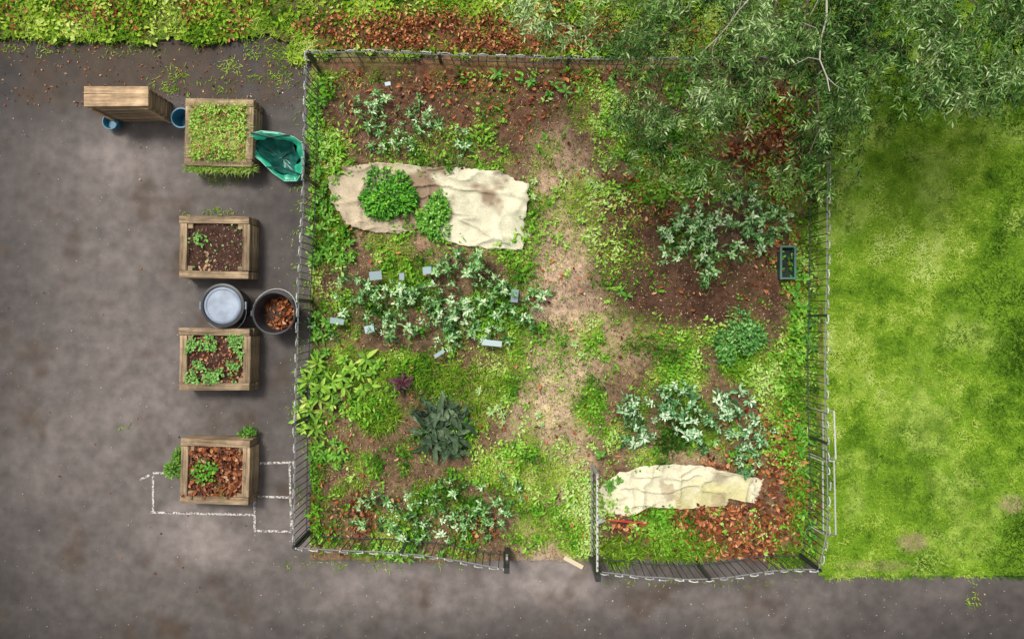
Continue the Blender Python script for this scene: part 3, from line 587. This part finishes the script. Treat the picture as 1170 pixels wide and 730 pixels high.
b=B();b.box((0,0,.05),(.16,.4,.06),(.03,.05,.035));b.finish('trough_soil',M_soil,e)
b=B();p=W3(692,594,.10);q=W3(735,597,.10);b.tube([p,q],.011,(.5,.05,.03),8);b.box(((p+q)/2+[0,0,.0]),(.05,.03,.02),(.3,.03,.02));
b.leaves(T_LEAF,[p],[math.pi],[-.1],[0],[.16],[.09],np.array([(.3,.3,.3)]),fold=.2);b.finish('garden_trowel',M_attr)
b=B();x,y=W(655,641);b.box((x,y,.03),(.30,.06,.04),(.62,.52,.36),-.5);b.box((x-.08,y+.08,.02),(.12,.05,.03),(.6,.5,.35),-.9);b.finish('broken_plank',M_litter)
b=B()
for i in range(46):
    u_=rng.uniform(560,720);v_=rng.uniform(90,630); x,y=W(u_,v_); s_=rng.uniform(.01,.03); b.box((x,y,.05),(s_,s_*.8,s_*.5),np.array((.6,.55,.48))*rng.uniform(.5,1.1),rng.uniform(0,3),.2)
b.finish('path_stones',M_litter)
# ---------- tree
e=empty('willow_tree',3.4,5.1); TX,TY=3.4,5.1
b=B(); b.tube([(0,0,0),(.04,-.03,.6),(.0,.02,1.3),(.08,0,2.0)],[.17,.14,.125,.11],(.2,.17,.13),12)
def limb(tu,tv,z,r0=.05,col=(.13,.11,.07),re=.006):
    tx,ty=W(tu,tv,z); p0=np.array([.05,0,1.7]);p3=np.array([tx-TX,ty-TY,z]);k=14;pts=[]
    for t in np.linspace(0,1,k):
        q=p0*(1-t)+p3*t; q=q+np.array([.12*math.sin(t*7+tu)+.04*math.sin(t*23+tv),.12*math.cos(t*6+tv),.35*math.sin(t*math.pi)])*(t*(1-t)*4)**.5
        pts.append(q)
    b.tube(pts,np.linspace(r0,re,k),col,6)
    for j in (8,10,11,12):   # side twigs
        q=pts[j]; a=rng.uniform(0,6.28); b.tube([q,q+[.12*math.cos(a),.12*math.sin(a),.02],q+[.26*math.cos(a+.3),.26*math.sin(a+.3),-.03]],[re,re*.7,.002],col,4)
    return pts
limb(948,105,3.05,.02,(.42,.39,.33),.005); limb(800,62,2.9,.018,(.42,.38,.32),.004)
for tu,tv in [(730,60),(760,150),(850,160),(900,110),(1010,100),(1090,80),(1160,50),(1130,10),(1040,40),(880,50),(680,20),(640,5),(925,175),(1220,0),(1000,-250),(800,-200),(1150,-300),(900,-350)]:
    limb(tu,tv,rng.uniform(1.9,2.4),.028,re=.004)
b.finish('trunk_and_limbs',mat_leaf('bark_attr',.85,0,.15),e)
def td(u,v):
    d=np.zeros_like(u)
    for cx,cy,rx,ry,val in [(970,5,250,78,1),(1080,50,130,62,1),(795,40,80,75,1),(830,95,85,42,.75),(762,140,52,48,.55),(840,185,70,35,.25),(935,140,48,62,.7),(680,8,70,36,.5),(620,0,40,25,.3),(900,90,75,38,.75),(1170,15,90,75,1),(960,190,25,28,.3)]:
        d=np.maximum(d,val*E(u,v,cx,cy,rx,ry,.4))
    hole=E(u,v,872,145,42,33)*.85
    return np.clip(d*(.14+1.5*sm(fbu(u,v,2.2,111),.37,.60)),0,1)*(1-hole)
u,v=scatter(14500,(580,-60,1270,250),td)
u2,v2=scatter(1800,(600,-400,1350,-60),lambda u,v:E(u,v,960,-200,330,200)*.8); 
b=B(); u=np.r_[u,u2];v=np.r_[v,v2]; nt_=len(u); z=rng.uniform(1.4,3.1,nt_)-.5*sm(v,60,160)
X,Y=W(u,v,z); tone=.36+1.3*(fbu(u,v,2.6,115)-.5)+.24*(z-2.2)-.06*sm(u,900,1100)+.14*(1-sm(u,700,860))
TP=[(.008,.028,.008),(.028,.085,.018),(.085,.19,.04),(.20,.36,.095),(.46,.58,.30)]
yaw=np.arctan2(Y-TY,X-TX)+rng.normal(0,1.3,nt_); pit=rng.uniform(-.8,.5,nt_); TL=rng.uniform(.12,.26,nt_)
k=10
for i in range(k):
    t=(i+.5)/k; d=TL*t
    P=np.stack([X-TX+np.cos(yaw)*np.cos(pit)*d,Y-TY+np.sin(yaw)*np.cos(pit)*d,z+np.sin(pit)*d-.2*d*t],-1)
    sd=1 if i%2 else -1
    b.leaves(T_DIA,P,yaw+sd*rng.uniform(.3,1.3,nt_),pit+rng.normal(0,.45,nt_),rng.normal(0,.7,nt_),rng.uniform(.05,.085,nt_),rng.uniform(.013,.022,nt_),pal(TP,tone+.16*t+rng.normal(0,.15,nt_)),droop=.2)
P=np.stack([X-TX,Y-TY,z],-1); b.leaves(T_BLADE,P,yaw,pit,0,TL,.006,np.tile((.12,.1,.06),(nt_,1)),droop=.25)
b.finish('foliage',M_grass,e)
# ---------- light, sky, camera
sc=bpy.context.scene
w=bpy.data.worlds.new('World');sc.world=w;w.use_nodes=True;nt=w.node_tree
sky=N(nt,'ShaderNodeTexSky');sky.sky_type='NISHITA';sky.sun_disc=False
EL,AZ=math.radians(62),math.radians(-35)
sky.sun_elevation=EL;sky.sun_rotation=AZ;sky.air_density=1.0;sky.dust_density=4.0
hs=N(nt,'ShaderNodeHueSaturation');hs.inputs['Saturation'].default_value=.12
nt.links.new(sky.outputs[0],hs.inputs['Color']);bg=nt.nodes['Background'];nt.links.new(hs.outputs[0],bg.inputs['Color']);bg.inputs['Strength'].default_value=.14
l=bpy.data.lights.new('sun','SUN');l.energy=2.7;l.angle=math.radians(14);l.color=(1,.94,.85);lo=bpy.data.objects.new('sun',l);sc.collection.objects.link(lo)
from mathutils import Vector
dirv=Vector((math.sin(AZ)*math.cos(EL),math.cos(AZ)*math.cos(EL),math.sin(EL)));lo.rotation_euler=dirv.to_track_quat('Z','Y').to_euler();lo.location=(0,0,8)
cam=bpy.data.cameras.new('camera');co=bpy.data.objects.new('camera',cam);sc.collection.objects.link(co);co.location=(0,0,H);cam.sensor_width=36;cam.lens=36*H/(1170/S);cam.clip_end=2000;sc.camera=co
sc.view_settings.view_transform='Standard';sc.view_settings.look='None';sc.view_settings.exposure=0
print('verts',sum(len(o.data.vertices) for o in bpy.data.objects if o.type=='MESH'))
